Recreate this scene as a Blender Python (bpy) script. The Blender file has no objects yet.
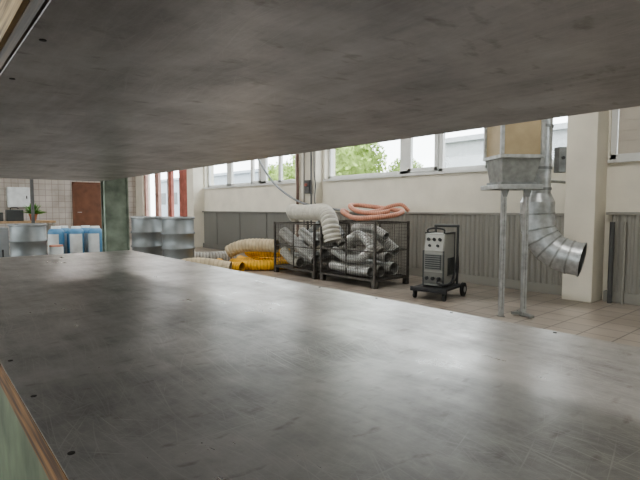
import bpy, bmesh, math, random
from mathutils import Vector, Matrix
random.seed(4)
scene = bpy.context.scene
COL = scene.collection

# ------------------------------------------------------------ materials
def new_mat(name):
    m = bpy.data.materials.new(name); m.use_nodes = True
    nt = m.node_tree
    return m, nt, nt.nodes['Principled BSDF']

def plain(name, col, rough=0.6, metal=0.0, var=0.12, scale=6.0, bump=0.0, detail=6):
    m, nt, b = new_mat(name)
    tc = nt.nodes.new('ShaderNodeTexCoord')
    n = nt.nodes.new('ShaderNodeTexNoise'); n.inputs['Scale'].default_value = scale
    n.inputs['Detail'].default_value = detail
    r = nt.nodes.new('ShaderNodeValToRGB')
    r.color_ramp.elements[0].position = 0.3; r.color_ramp.elements[1].position = 0.7
    r.color_ramp.elements[0].color = tuple(max(0, c*(1-var)) for c in col)+(1,)
    r.color_ramp.elements[1].color = tuple(min(1, c*(1+var)) for c in col)+(1,)
    nt.links.new(tc.outputs['Object'], n.inputs['Vector'])
    nt.links.new(n.outputs['Fac'], r.inputs['Fac'])
    nt.links.new(r.outputs['Color'], b.inputs['Base Color'])
    b.inputs['Roughness'].default_value = rough
    b.inputs['Metallic'].default_value = metal
    if bump:
        bp = nt.nodes.new('ShaderNodeBump'); bp.inputs['Strength'].default_value = bump
        bp.inputs['Distance'].default_value = 0.01
        nt.links.new(n.outputs['Fac'], bp.inputs['Height'])
        nt.links.new(bp.outputs['Normal'], b.inputs['Normal'])
    return m

def grain(name, c1, c2, rough=0.7):
    m, nt, b = new_mat(name)
    tc = nt.nodes.new('ShaderNodeTexCoord'); mp = nt.nodes.new('ShaderNodeMapping')
    mp.inputs['Scale'].default_value = (20, 3, 90)
    n = nt.nodes.new('ShaderNodeTexNoise'); n.inputs['Scale'].default_value = 1; n.inputs['Detail'].default_value = 6
    r = nt.nodes.new('ShaderNodeValToRGB'); r.color_ramp.elements[0].position = 0.4; r.color_ramp.elements[1].position = 0.62
    r.color_ramp.elements[0].color = c1+(1,); r.color_ramp.elements[1].color = c2+(1,)
    L = nt.links.new
    L(tc.outputs['Object'], mp.inputs[0]); L(mp.outputs[0], n.inputs['Vector']); L(n.outputs['Fac'], r.inputs[0]); L(r.outputs[0], b.inputs['Base Color'])
    b.inputs['Roughness'].default_value = rough
    bp = nt.nodes.new('ShaderNodeBump'); bp.inputs['Strength'].default_value = 0.6; bp.inputs['Distance'].default_value = 0.004
    L(n.outputs['Fac'], bp.inputs['Height']); L(bp.outputs['Normal'], b.inputs['Normal'])
    return m

def grid_mat(name, c1, c2, mortar, size, axes='xy', rough=0.4, msize=0.02, bw=1.0, off=0.0):
    m, nt, b = new_mat(name)
    tc = nt.nodes.new('ShaderNodeTexCoord')
    sp = nt.nodes.new('ShaderNodeSeparateXYZ'); cb = nt.nodes.new('ShaderNodeCombineXYZ')
    nt.links.new(tc.outputs['Object'], sp.inputs[0])
    nt.links.new(sp.outputs[axes[0].upper()], cb.inputs[0])
    nt.links.new(sp.outputs[axes[1].upper()], cb.inputs[1])
    br = nt.nodes.new('ShaderNodeTexBrick')
    br.offset = off; br.squash = 1.0
    br.inputs['Color1'].default_value = c1+(1,); br.inputs['Color2'].default_value = c2+(1,)
    br.inputs['Mortar'].default_value = mortar+(1,)
    br.inputs['Scale'].default_value = 1.0/size
    br.inputs['Mortar Size'].default_value = msize
    br.inputs['Brick Width'].default_value = bw; br.inputs['Row Height'].default_value = 1.0
    nt.links.new(cb.outputs[0], br.inputs['Vector'])
    n = nt.nodes.new('ShaderNodeTexNoise'); n.inputs['Scale'].default_value = 1.7; n.inputs['Detail'].default_value = 8
    nt.links.new(tc.outputs['Object'], n.inputs['Vector'])
    mx = nt.nodes.new('ShaderNodeMix'); mx.data_type = 'RGBA'; mx.blend_type = 'MULTIPLY'
    rr = nt.nodes.new('ShaderNodeValToRGB')
    rr.color_ramp.elements[0].position = 0.3; rr.color_ramp.elements[0].color = (0.7,0.68,0.65,1)
    rr.color_ramp.elements[1].position = 0.65; rr.color_ramp.elements[1].color = (1,1,1,1)
    nt.links.new(n.outputs['Fac'], rr.inputs['Fac'])
    mx.inputs[0].default_value = 1.0
    nt.links.new(br.outputs['Color'], mx.inputs[6]); nt.links.new(rr.outputs['Color'], mx.inputs[7])
    nt.links.new(mx.outputs[2], b.inputs['Base Color'])
    b.inputs['Roughness'].default_value = rough
    return m

def platen_mat(name, base, dark, rough_lo, rough_hi, metal, scratch=0.3, streak=0.0, glue=0.6, gluelo=0.63, bright=1.5, thoff=0.0, rot=0.12):
    m, nt, b = new_mat(name)
    L = nt.links.new
    tc = nt.nodes.new('ShaderNodeTexCoord')
    w = nt.nodes.new('ShaderNodeTexNoise'); w.inputs['Scale'].default_value = 1.4; w.inputs['Detail'].default_value = 1
    L(tc.outputs['Object'], w.inputs['Vector'])
    sc = nt.nodes.new('ShaderNodeVectorMath'); sc.operation = 'SCALE'; sc.inputs['Scale'].default_value = 0.14
    L(w.outputs['Color'], sc.inputs[0])
    ad = nt.nodes.new('ShaderNodeVectorMath'); ad.operation = 'ADD'
    L(tc.outputs['Object'], ad.inputs[0]); L(sc.outputs[0], ad.inputs[1])
    dn = nt.nodes.new('ShaderNodeTexNoise'); dn.inputs['Scale'].default_value = 2.3; dn.inputs['Detail'].default_value = 3
    L(ad.outputs[0], dn.inputs['Vector'])
    dr = nt.nodes.new('ShaderNodeMapRange'); dr.inputs['From Min'].default_value = 0.35; dr.inputs['From Max'].default_value = 0.62
    dr.inputs['To Min'].default_value = 0.15
    L(dn.outputs['Fac'], dr.inputs['Value'])
    acc = None
    for ang, s, th, ln in ((12, 170, 0.68, 3.0), (68, 240, 0.69, 5.0), (5, 240, 0.66, 3.0), (155, 260, 0.69, 6.0), (28, 280, 0.68, 5.5), (92, 200, 0.71, 3.0), (-8, 320, 0.65, 5), (133, 340, 0.69, 9)):
        th += thoff
        mp = nt.nodes.new('ShaderNodeMapping')
        mp.inputs['Rotation'].default_value = (0, 0, math.radians(ang))
        mp.inputs['Location'].default_value = (ang*0.37, s*0.21, 0)
        mr = nt.nodes.new('ShaderNodeMapping'); mr.inputs['Scale'].default_value = (s, ln, 1)
        n = nt.nodes.new('ShaderNodeTexNoise'); n.inputs['Scale'].default_value = 1; n.inputs['Detail'].default_value = 1.5
        L(ad.outputs[0], mp.inputs['Vector']); L(mp.outputs[0], mr.inputs['Vector']); L(mr.outputs[0], n.inputs['Vector'])
        r = nt.nodes.new('ShaderNodeMapRange')
        r.inputs['From Min'].default_value = th-0.06; r.inputs['From Max'].default_value = th+0.12
        L(n.outputs['Fac'], r.inputs['Value'])
        if acc is None: acc = r.outputs[0]
        else:
            a = nt.nodes.new('ShaderNodeMath'); a.operation = 'MAXIMUM'
            L(acc, a.inputs[0]); L(r.outputs[0], a.inputs[1]); acc = a.outputs[0]
    dm = nt.nodes.new('ShaderNodeMath'); dm.operation = 'MULTIPLY'; L(acc, dm.inputs[0]); L(dr.outputs[0], dm.inputs[1]); acc = dm.outputs[0]
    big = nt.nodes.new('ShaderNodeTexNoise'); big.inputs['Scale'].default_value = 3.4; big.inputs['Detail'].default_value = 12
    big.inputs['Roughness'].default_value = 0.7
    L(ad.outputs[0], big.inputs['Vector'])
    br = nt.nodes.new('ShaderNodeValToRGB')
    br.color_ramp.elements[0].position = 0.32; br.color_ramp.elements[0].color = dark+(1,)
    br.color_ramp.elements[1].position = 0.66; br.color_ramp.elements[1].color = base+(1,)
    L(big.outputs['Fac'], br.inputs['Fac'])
    ms = nt.nodes.new('ShaderNodeMapping'); ms.inputs['Scale'].default_value = (18, 1.6, 1); ms.inputs['Rotation'].default_value = (0,0,rot)
    ns = nt.nodes.new('ShaderNodeTexNoise'); ns.inputs['Scale'].default_value = 1; ns.inputs['Detail'].default_value = 8; ns.inputs['Roughness'].default_value = 0.72
    L(ad.outputs[0], ms.inputs['Vector']); L(ms.outputs[0], ns.inputs['Vector'])
    mp = nt.nodes.new('ShaderNodeMapping'); mp.inputs['Scale'].default_value = (14, 30, 1); mp.inputs['Rotation'].default_value=(0,0,0.9)
    sp = nt.nodes.new('ShaderNodeTexNoise'); sp.inputs['Scale'].default_value = 1.0; sp.inputs['Detail'].default_value = 6
    L(ad.outputs[0], mp.inputs['Vector']); L(mp.outputs[0], sp.inputs['Vector'])
    sr = nt.nodes.new('ShaderNodeMapRange'); sr.inputs['From Min'].default_value = gluelo; sr.inputs['From Max'].default_value = gluelo+0.12
    sr.inputs['To Max'].default_value = glue
    L(sp.outputs['Fac'], sr.inputs['Value'])
    mst = nt.nodes.new('ShaderNodeMix'); mst.data_type = 'RGBA'
    smr = nt.nodes.new('ShaderNodeMapRange'); smr.inputs['From Min'].default_value = 0.38; smr.inputs['From Max'].default_value = 0.66; smr.inputs['To Max'].default_value = streak
    L(ns.outputs['Fac'], smr.inputs['Value']); L(smr.outputs[0], mst.inputs[0]); L(br.outputs['Color'], mst.inputs[6])
    mst.inputs[7].default_value = tuple(min(1, c*1.4) for c in base)+(1,)
    m0 = nt.nodes.new('ShaderNodeMix'); m0.data_type = 'RGBA'
    L(sr.outputs[0], m0.inputs[0]); L(mst.outputs[2], m0.inputs[6]); m0.inputs[7].default_value = (0.13,0.105,0.085,1)
    m1 = nt.nodes.new('ShaderNodeMix'); m1.data_type = 'RGBA'
    fs = nt.nodes.new('ShaderNodeMath'); fs.operation='MULTIPLY'; fs.inputs[1].default_value=scratch
    L(acc, fs.inputs[0])
    L(fs.outputs[0], m1.inputs[0]); L(m0.outputs[2], m1.inputs[6])
    m1.inputs[7].default_value = tuple(min(1, c*bright) for c in base)+(1,)
    L(m1.outputs[2], b.inputs['Base Color'])
    rg = nt.nodes.new('ShaderNodeMapRange')
    rg.inputs['From Min'].default_value = 0.35; rg.inputs['From Max'].default_value = 0.65
    rg.inputs['To Min'].default_value = rough_hi; rg.inputs['To Max'].default_value = rough_lo
    av = nt.nodes.new('ShaderNodeMath'); av.operation = 'MULTIPLY_ADD'; av.inputs[1].default_value = 0.4
    hv = nt.nodes.new('ShaderNodeMath'); hv.operation = 'MULTIPLY'; hv.inputs[1].default_value = 0.6
    L(big.outputs['Fac'], hv.inputs[0]); L(ns.outputs['Fac'], av.inputs[0]); L(hv.outputs[0], av.inputs[2])
    L(av.outputs[0], rg.inputs['Value']); L(rg.outputs[0], b.inputs['Roughness'])
    b.inputs['Metallic'].default_value = metal
    bp = nt.nodes.new('ShaderNodeBump'); bp.inputs['Strength'].default_value = 0.2; bp.inputs['Distance'].default_value = 0.001
    L(acc, bp.inputs['Height']); L(bp.outputs['Normal'], b.inputs['Normal'])
    return m

def glass_mat(name):
    m = bpy.data.materials.new(name); m.use_nodes = True
    nt = m.node_tree; nt.nodes.clear()
    o = nt.nodes.new('ShaderNodeOutputMaterial'); t = nt.nodes.new('ShaderNodeBsdfTransparent')
    t.inputs[0].default_value = (0.93,0.96,0.96,1)
    g = nt.nodes.new('ShaderNodeBsdfGlossy'); g.inputs['Roughness'].default_value = 0.05
    mx = nt.nodes.new('ShaderNodeMixShader'); mx.inputs[0].default_value = 0.06
    nt.links.new(t.outputs[0], mx.inputs[1]); nt.links.new(g.outputs[0], mx.inputs[2]); nt.links.new(mx.outputs[0], o.inputs[0])
    return m
def emit_mat(name, col, s):
    m, nt, b = new_mat(name)
    b.inputs['Base Color'].default_value = col+(1,)
    b.inputs['Emission Color'].default_value = col+(1,); b.inputs['Emission Strength'].default_value = s
    return m

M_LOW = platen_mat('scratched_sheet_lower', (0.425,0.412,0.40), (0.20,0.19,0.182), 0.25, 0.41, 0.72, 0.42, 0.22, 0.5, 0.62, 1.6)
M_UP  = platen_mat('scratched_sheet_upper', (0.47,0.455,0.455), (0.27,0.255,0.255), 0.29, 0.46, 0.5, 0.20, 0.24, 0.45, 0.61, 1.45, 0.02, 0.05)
M_WOOD = grain('aged_plywood_edge', (0.05,0.024,0.012), (0.20,0.105,0.042))
M_WOODD = grain('dark_oily_board_edge', (0.02,0.014,0.01), (0.07,0.045,0.03))
M_WOODT = grain('tan_board_edge', (0.12,0.08,0.04), (0.36,0.26,0.14))
M_GREEN = plain('green_machine_paint', (0.09,0.11,0.07), 0.65, 0.0, 0.4, 9, 0.3)
M_GREENC = plain('weathered_green_column', (0.20,0.235,0.19), 0.6, 0.0, 0.45, 7, 0.3)
M_SCREW = plain('dark_screw', (0.06,0.055,0.05), 0.5, 0.6)
M_WALL = plain('cream_plaster', (0.72,0.68,0.59), 0.85, 0, 0.08, 2.5, 0.15)
M_CEIL = plain('ceiling_paint', (0.7,0.69,0.66), 0.9)
M_FLOOR = grid_mat('floor_tiles', (0.46,0.405,0.355), (0.38,0.335,0.295), (0.17,0.15,0.135), 0.3, 'xy', 0.3, 0.026)
M_TILE = grid_mat('wall_tiles', (0.54,0.50,0.46), (0.48,0.44,0.405), (0.32,0.28,0.26), 0.2, 'xz', 0.3, 0.04)
M_WHITE = plain('white_window_paint', (0.66,0.66,0.64), 0.45, 0, 0.04)
M_GLASS = glass_mat('window_glass')
M_CORR = plain('grey_ribbed_panel', (0.31,0.30,0.27), 0.5, 0.0, 0.03, 1)
M_CORRD = plain('dark_grey_ribbed_panel', (0.175,0.172,0.158), 0.5, 0.0, 0.05, 1)
M_GALV = plain('galvanised_steel', (0.47,0.485,0.49), 0.38, 0.6, 0.22, 14)
M_GALVD = plain('dull_galvanised_steel', (0.32,0.33,0.32), 0.42, 0.5, 0.2, 14)
M_SEAM = plain('dark_seam_steel', (0.26,0.27,0.27), 0.45, 0.5, 0.2, 14)
M_INNER = plain('shaded_duct_lining', (0.20,0.205,0.205), 0.5, 0.4, 0.2, 10)  # duct inside coloured darker, shade painted into the steel
M_BRASS = plain('tan_coated_sheet', (0.42,0.34,0.22), 0.45, 0.3, 0.12, 6)
M_CAGE = plain('cage_steel', (0.11,0.10,0.09), 0.5, 0.5, 0.3, 20)
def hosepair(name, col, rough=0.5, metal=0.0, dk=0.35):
    return (plain(name, col, rough, metal, 0.15, 8), plain(name+'_groove_shade', tuple(c*dk for c in col), 0.7, 0, 0.15, 8))  # second material is the hose colour darkened, painted shade between ribs
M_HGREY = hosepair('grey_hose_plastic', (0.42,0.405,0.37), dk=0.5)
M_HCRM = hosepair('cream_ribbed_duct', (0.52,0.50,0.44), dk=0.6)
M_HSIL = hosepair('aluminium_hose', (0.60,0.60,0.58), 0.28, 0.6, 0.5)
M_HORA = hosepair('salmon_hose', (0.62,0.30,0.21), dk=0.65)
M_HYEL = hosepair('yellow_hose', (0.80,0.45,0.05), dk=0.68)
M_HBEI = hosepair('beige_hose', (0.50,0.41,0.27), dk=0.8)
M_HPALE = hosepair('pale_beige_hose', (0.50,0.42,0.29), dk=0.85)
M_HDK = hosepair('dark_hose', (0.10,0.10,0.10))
M_HDARK = M_HDK[0]
M_DRUM = plain('galvanised_drum_steel', (0.225,0.24,0.245), 0.42, 0.45, 0.12, 5)
M_LID = plain('drum_lid_grey', (0.26,0.275,0.285), 0.5, 0.3, 0.1)
M_BLUE = plain('light_blue_plastic', (0.12,0.28,0.46), 0.4)
M_LABEL = plain('white_label_paper', (0.66,0.69,0.70), 0.6)
M_BROWN = plain('brown_door_paint', (0.15,0.065,0.035), 0.5, 0, 0.2, 5)
M_RED = plain('red_frame_paint', (0.38,0.14,0.11), 0.6, 0, 0.25)
M_PINK = plain('faded_pinkish_frame_paint', (0.46,0.29,0.25), 0.6, 0, 0.15)
M_BLACK = plain('black_plastic', (0.03,0.03,0.032), 0.45)
M_WCREAM = plain('grey_machine_paint', (0.30,0.30,0.275), 0.4, 0.1, 0.08)
M_WPAN = plain('pale_panel_grey', (0.42,0.42,0.39), 0.4, 0.0, 0.08)
M_WLOW = plain('grey_vent_panel', (0.24,0.24,0.225), 0.5, 0.0, 0.08)
M_WDARK = plain('dark_grey_front', (0.06,0.065,0.065), 0.4)
M_RUB = plain('rubber', (0.035,0.035,0.035), 0.7)
M_PALLET = plain('pallet_wood', (0.36,0.25,0.15), 0.8, 0, 0.25, 9)
M_PIPE = plain('brown_pipe', (0.16,0.10,0.08), 0.5)
M_LEAF = plain('foliage', (0.34,0.44,0.14), 0.8, 0, 0.4, 2.5, 0, 10)
M_LEAFS = plain('plant_leaf', (0.10,0.28,0.04), 0.6, 0, 0.4, 5)
M_BUILD = plain('outside_render', (0.42,0.43,0.44), 0.9)
M_BUILDB = plain('outside_blue_grey_cladding', (0.36,0.39,0.42), 0.9)
M_GROUND = plain('asphalt', (0.22,0.22,0.21), 0.9)
M_BLIND = plain('beige_blind', (0.52,0.48,0.42), 0.7, 0, 0.05)
M_TERRA = plain('terracotta', (0.40,0.16,0.08), 0.8)
M_FILL_LAMP = emit_mat('fill_tube_glow', (1.0,0.97,0.92), 5)  # glow for the added fill lamps

# ------------------------------------------------------------ mesh helpers
def box(bm, c, s, rot=None):
    mt = Matrix.Translation(Vector(c))
    if rot is not None: mt = mt @ rot.to_4x4()
    mt = mt @ Matrix.Diagonal((s[0], s[1], s[2], 1))
    return bmesh.ops.create_cube(bm, size=1.0, matrix=mt)['verts']
def bx(bm, x0, x1, y0, y1, z0, z1):
    return box(bm, ((x0+x1)/2, (y0+y1)/2, (z0+z1)/2), (x1-x0, y1-y0, z1-z0))
def frames(pts):
    out = []; n = len(pts); up = None
    for i in range(n):
        t = (pts[min(i+1,n-1)] - pts[max(i-1,0)]).normalized()
        if up is None:
            a = Vector((0,0,1)) if abs(t.z) < 0.9 else Vector((1,0,0))
            up = (a - t*a.dot(t)).normalized()
        else:
            up = (up - t*up.dot(t)).normalized()
        out.append((up, t.cross(up)))
    return out
def sweep(bm, pts, radii, seg=12, cap=True, mats=None):
    fr = frames(pts); rings = []
    for p, r, (u, v) in zip(pts, radii, fr):
        rings.append([bm.verts.new(p + (u*math.cos(2*math.pi*k/seg) + v*math.sin(2*math.pi*k/seg))*r) for k in range(seg)])
    for i, (a, b) in enumerate(zip(rings, rings[1:])):
        for k in range(seg):
            f = bm.faces.new((a[k], a[(k+1)%seg], b[(k+1)%seg], b[k]))
            if mats: f.material_index = mats[i]
    if cap:
        bm.faces.new(list(reversed(rings[0]))); bm.faces.new(rings[-1])
def cyl(bm, p0, p1, r, seg=16, r1=None):
    sweep(bm, [Vector(p0), Vector(p1)], [r, r if r1 is None else r1], seg)
def spline(ctrl, step):
    c = [Vector(p) for p in ctrl]
    c = [c[0]*2-c[1]] + c + [c[-1]*2-c[-2]]
    dense = []
    for i in range(1, len(c)-2):
        for k in range(24):
            t = k/24; p0,p1,p2,p3 = c[i-1:i+3]
            dense.append(0.5*((2*p1)+(p2-p0)*t+(2*p0-5*p1+4*p2-p3)*t*t+(3*p1-p0-3*p2+p3)*t**3))
    dense.append(c[-2])
    out = [dense[0]]; acc = 0
    for a, b in zip(dense, dense[1:]):
        d = (b-a).length
        while d > 0 and acc + d >= step:
            f = (step-acc)/d; a = a.lerp(b, f); out.append(a.copy()); d = (b-a).length; acc = 0
        acc += d
    return out
def lathe(bm, prof, seg=32, c=(0,0,0)):
    rings = []
    for r, z in prof:
        rings.append([bm.verts.new((c[0]+r*math.cos(2*math.pi*k/seg), c[1]+r*math.sin(2*math.pi*k/seg), c[2]+z)) for k in range(seg)])
    for a, b in zip(rings, rings[1:]):
        for k in range(seg): bm.faces.new((a[k], a[(k+1)%seg], b[(k+1)%seg], b[k]))
    bm.faces.new(list(reversed(rings[0]))); bm.faces.new(rings[-1])
def finish(bm, name, mat, parent=None, loc=(0,0,0), rot=(0,0,0), smooth=False, bevel=0, label=None, category=None, kind=None, group=None):
    bmesh.ops.recalc_face_normals(bm, faces=bm.faces[:])
    me = bpy.data.meshes.new(name); bm.to_mesh(me); bm.free()
    if smooth:
        for p in me.polygons: p.use_smooth = True
        try: me.set_sharp_from_angle(angle=math.radians(50))
        except Exception: pass
    for mm in (mat if isinstance(mat, tuple) else (mat,)): me.materials.append(mm)
    o = bpy.data.objects.new(name, me); COL.objects.link(o)
    o.location = loc; o.rotation_euler = rot
    if parent: o.parent = parent
    if bevel:
        md = o.modifiers.new('bevel', 'BEVEL'); md.width = bevel; md.segments = 2; md.limit_method = 'ANGLE'
    tag(o, label, category, kind, group)
    return o
def tag(o, label=None, category=None, kind=None, group=None):
    if label: o['label'] = label
    if category: o['category'] = category
    if kind: o['kind'] = kind
    if group: o['group'] = group
def thing(name, loc, label, category, rz=0, group=None):
    e = bpy.data.objects.new(name, None); COL.objects.link(e)
    e.empty_display_size = 0.1; e.location = loc; e.rotation_euler = (0,0,rz)
    tag(e, label, category, None, group); return e
def copy_thing(src, loc, rz, label=None):
    n = src.copy(); COL.objects.link(n); n.location = loc; n.rotation_euler = (0,0,rz)
    if label: n['label'] = label
    for ch in list(src.children):
        c = ch.copy(); COL.objects.link(c); c.parent = n
        for g in list(ch.children):
            gg = g.copy(); COL.objects.link(gg); gg.parent = c
    return n

# ------------------------------------------------------------ room shell
WX = 6.7; Y0 = -6.0; Y1 = 18.9; X0 = -5.5; H = 4.2
bm = bmesh.new(); bx(bm, X0-0.2, WX+0.2, Y0-0.2, Y1+0.2, -0.2, 0); finish(bm, 'floor', M_FLOOR, kind='structure')
bm = bmesh.new(); bx(bm, X0-0.2, WX+0.2, Y0-0.2, Y1+0.2, H, H+0.2); finish(bm, 'ceiling', M_CEIL, kind='structure')
SILL = 1.75; LINT = 3.4
ops = [(-5.0, 2.28), (2.70, 7.72), (8.60, 13.15)]
bm = bmesh.new()
bx(bm, WX, WX+0.3, Y0, 13.6, 0, SILL)
bx(bm, WX, WX+0.3, Y0, Y1, LINT, H)
for a, b in ((Y0,-5.0), (2.28,2.70), (7.72,8.60), (13.15,14.2)): bx(bm, WX, WX+0.3, a, b, SILL, LINT)
bx(bm, WX, WX+0.3, 13.6, 14.2, 0, SILL); bx(bm, WX, WX+0.3, 18.2, Y1, 0, LINT)
finish(bm, 'wall_east', M_WALL, kind='structure')
bm = bmesh.new(); bx(bm, X0, WX, Y1, Y1+0.2, 0, H); finish(bm, 'wall_north', M_TILE, kind='structure')
bm = bmesh.new(); bx(bm, X0, WX, Y0-0.2, Y0, 0, H); finish(bm, 'wall_south', M_WALL, kind='structure')
bm = bmesh.new()
bx(bm, X0-0.2, X0, Y0, Y1, 0, 1.0); bx(bm, X0-0.2, X0, Y0, Y1, 3.6, H)
for a, b in ((Y0,-5), (-0.5,0.3), (5,5.8), (10.5,11.3), (16,Y1)): bx(bm, X0-0.2, X0, a, b, 1.0, 3.6)  # piers between unseen openings, added so sky light gets in
finish(bm, 'wall_west', M_WALL, kind='structure')
for i, (xa, ya, yb) in enumerate(((6.35,2.30,2.66), (6.52,7.80,8.52), (6.35,13.2,13.62))):
    bm = bmesh.new(); bx(bm, xa, WX, ya, yb, 0, H)
    finish(bm, 'trim_%d' % (i+1), M_WALL, kind='structure', bevel=0.01)
for i, (a, b) in enumerate(ops):
    bm = bmesh.new(); bx(bm, WX-0.06, WX+0.12, a, b, SILL-0.02, SILL+0.02)
    finish(bm, 'trim_%d' % (i+4), M_WHITE, kind='structure')

def window(idx, a, b, mull, x=WX+0.14, z0=SILL+0.02, z1=LINT, mat=M_WHITE, fw=0.07, sash=(), blinds=()):
    bm = bmesh.new(); d = 0.035
    bx(bm, x-d, x+d, a, b, z0, z0+fw); bx(bm, x-d, x+d, a, b, z1-fw, z1)
    bx(bm, x-d, x+d, a, a+fw, z0, z1); bx(bm, x-d, x+d, b-fw, b, z0, z1)
    for m, w in mull: bx(bm, x-d, x+d, m-w/2, m+w/2, z0, z1)
    for (p, q) in sash:
        f = 0.07; e = d+0.03
        bx(bm, x-e, x, p, q, z0+0.03, z0+0.03+f); bx(bm, x-e, x, p, q, z1-0.1, z1-0.03)
        bx(bm, x-e, x, p, p+f, z0+0.03, z1-0.03); bx(bm, x-e, x, q-f, q, z0+0.03, z1-0.03)
    w = finish(bm, 'window_%d' % idx, mat, kind='structure', bevel=0.006)
    bm = bmesh.new(); bx(bm, x+0.01, x+0.018, a+0.02, b-0.02, z0+0.02, z1-0.02)
    finish(bm, 'glass', M_GLASS, parent=w)
    for (p, q) in blinds:
        bm = bmesh.new(); bx(bm, x-0.03, x-0.005, p, q, z0+0.05, z1-0.05)
        for k in range(12):
            bx(bm, x-0.036, x-0.03, p, q, z0+0.1+k*0.125, z0+0.11+k*0.125)
        finish(bm, 'blind', M_BLIND, parent=w, label='beige closed blind')
    return w
window(1, -5.0, 2.28, [(-3.4,0.12),(-1.8,0.12),(-0.2,0.12),(1.2,0.14)], x=WX+0.06, blinds=[(1.3,2.2),(-0.1,1.1)])
window(2, 2.70, 7.72, [(3.35,0.12),(3.98,0.16),(4.88,0.08),(5.66,0.2)], sash=[(4.92,5.56),(3.4,3.9)])
window(3, 8.60, 13.15, [(9.5,0.1),(10.2,0.22),(10.75,0.08),(11.9,0.25)], sash=[(10.31,10.71)])
for i, (a, b) in enumerate(((-5,-0.5), (0.3,5), (5.8,10.5), (11.3,16))):
    window(4+i, a, b, [((a+b)/2,0.1)], x=X0-0.1, z0=1.0, z1=3.6)  # added west windows, out of view, letting in extra sky light
for i, (a, b) in enumerate(((14.2,15.9), (15.9,17.0), (17.0,18.2))):
    x = WX+0.12; bm = bmesh.new(); f = 0.16
    bx(bm, x-0.05, x+0.05, a, a+(0.9 if i == 0 else f), 0, LINT); bx(bm, x-0.05, x+0.05, b-f, b, 0, LINT)
    bx(bm, x-0.05, x+0.05, a, b, 0, 0.75); bx(bm, x-0.05, x+0.05, a, b, LINT-0.1, LINT)
    dd = finish(bm, 'door_%d' % (i+1), M_RED if i == 0 else M_PINK, kind='structure')
    bm = bmesh.new(); bx(bm, x, x+0.01, a+f, b-f, 0.3, LINT-0.1); finish(bm, 'glass', M_GLASS, parent=dd)
bm = bmesh.new(); bx(bm, 4.52, 5.44, Y1-0.05, Y1-0.01, 0, 2.03)
d4 = finish(bm, 'door_4', M_BROWN, kind='structure', bevel=0.008)
bm = bmesh.new()
bx(bm, 4.44, 4.52, Y1-0.07, Y1, 0, 2.1); bx(bm, 5.44, 5.52, Y1-0.07, Y1, 0, 2.1); bx(bm, 4.44, 5.52, Y1-0.07, Y1, 2.03, 2.1)
finish(bm, 'door_frame', M_BROWN, parent=d4)
bm = bmesh.new(); cyl(bm, (4.6,Y1-0.05,1.02), (4.6,Y1-0.11,1.02), 0.012); cyl(bm, (4.6,Y1-0.11,1.02), (4.72,Y1-0.11,1.02), 0.011)
finish(bm, 'door_handle', M_GALV, parent=d4, smooth=True)

def ribbed(a, b, top, label, mat, depth=0.018, p=0.06):
    e = thing('ribbed_wall_panel', (WX-0.001, a, 0), label, 'wall panel')
    bm = bmesh.new(); prof = [(0,-0.067),(0.2,-0.067),(0.38,-0.067-depth),(0.78,-0.067-depth),(0.96,-0.067)]
    pts = []; n = int((b-a)/p)
    for k in range(n):
        for u, x in prof: pts.append((x, (k+u)*p))
    lo = [bm.verts.new((x, y, 0.13)) for x, y in pts]; hi = [bm.verts.new((x, y, top)) for x, y in pts]
    for k in range(len(pts)-1): bm.faces.new((lo[k], lo[k+1], hi[k+1], hi[k]))
    finish(bm, 'ribbed_sheet', mat, parent=e)
    bm = bmesh.new(); bx(bm, -0.1, -0.001, 0, b-a, top-0.015, top+0.02); finish(bm, 'top_rail', mat, parent=e, bevel=0.004)
    bm = bmesh.new(); bx(bm, -0.09, -0.001, 0, b-a, 0.001, 0.13); finish(bm, 'base_rail', mat, parent=e)
    for q in range(1, int((b-a)/1.25)+1):
        if q*1.25 < b-a-0.1:
            bm = bmesh.new(); box(bm, (-0.078, q*1.25, (top+0.13)/2), (0.012, 0.012, top-0.13)); finish(bm, 'joint_strip', mat, parent=e)
ribbed(2.72, 7.75, 1.08, 'grey ribbed sheet panel under the windows', M_CORR, 0.012, 0.08)
ribbed(8.55, 13.15, 1.06, 'dark grey ribbed sheet panel under the far windows', M_CORRD, 0.002)
ribbed(-5.0, 2.26, 1.10, 'grey ribbed sheet panel beside the pillar', M_CORR, 0.012, 0.08)

def pipe(name, ctrl, r, mat, label, cat='pipe', step=0.04, seg=10):
    bm = bmesh.new(); pts = spline(ctrl, step); sweep(bm, pts, [r]*len(pts), seg)
    return finish(bm, name, mat, smooth=True, label=label, category=cat)
pipe('heating_pipe', [(6.46,8.35,0.0),(6.46,8.35,4.2)], 0.03, M_PIPE, 'dark brown vertical pipe on the pillar', step=0.5)
pipe('heating_pipe', [(6.46,8.12,0.0),(6.46,8.12,4.2)], 0.022, M_CORR, 'grey vertical pipe on the pillar', step=0.5)
pipe('heating_pipe', [(6.46,7.88,0.0),(6.46,7.88,4.2)], 0.018, M_HDARK, 'thin dark conduit on the pillar', step=0.5)
pipe('heating_pipe', [(6.53,2.16,0.0),(6.53,2.16,1.16)], 0.028, M_HDARK, 'dark pipe beside the white pillar', step=0.5)
pipe('heating_pipe', [(6.53,2.02,0.0),(6.53,2.02,1.1)], 0.014, M_CORR, 'thin grey pipe beside the white pillar', step=0.5)
pipe('hanging_cable', [(6.36,10.6,4.2),(6.36,10.2,3.0),(6.36,9.75,2.35),(6.36,9.1,1.74),(6.34,8.3,1.36),(6.34,7.6,1.20),(6.38,7.0,1.14),(6.52,6.8,1.12)], 0.024, M_LID, 'pale grey hose curving down past the pillar', 'hose')
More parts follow.
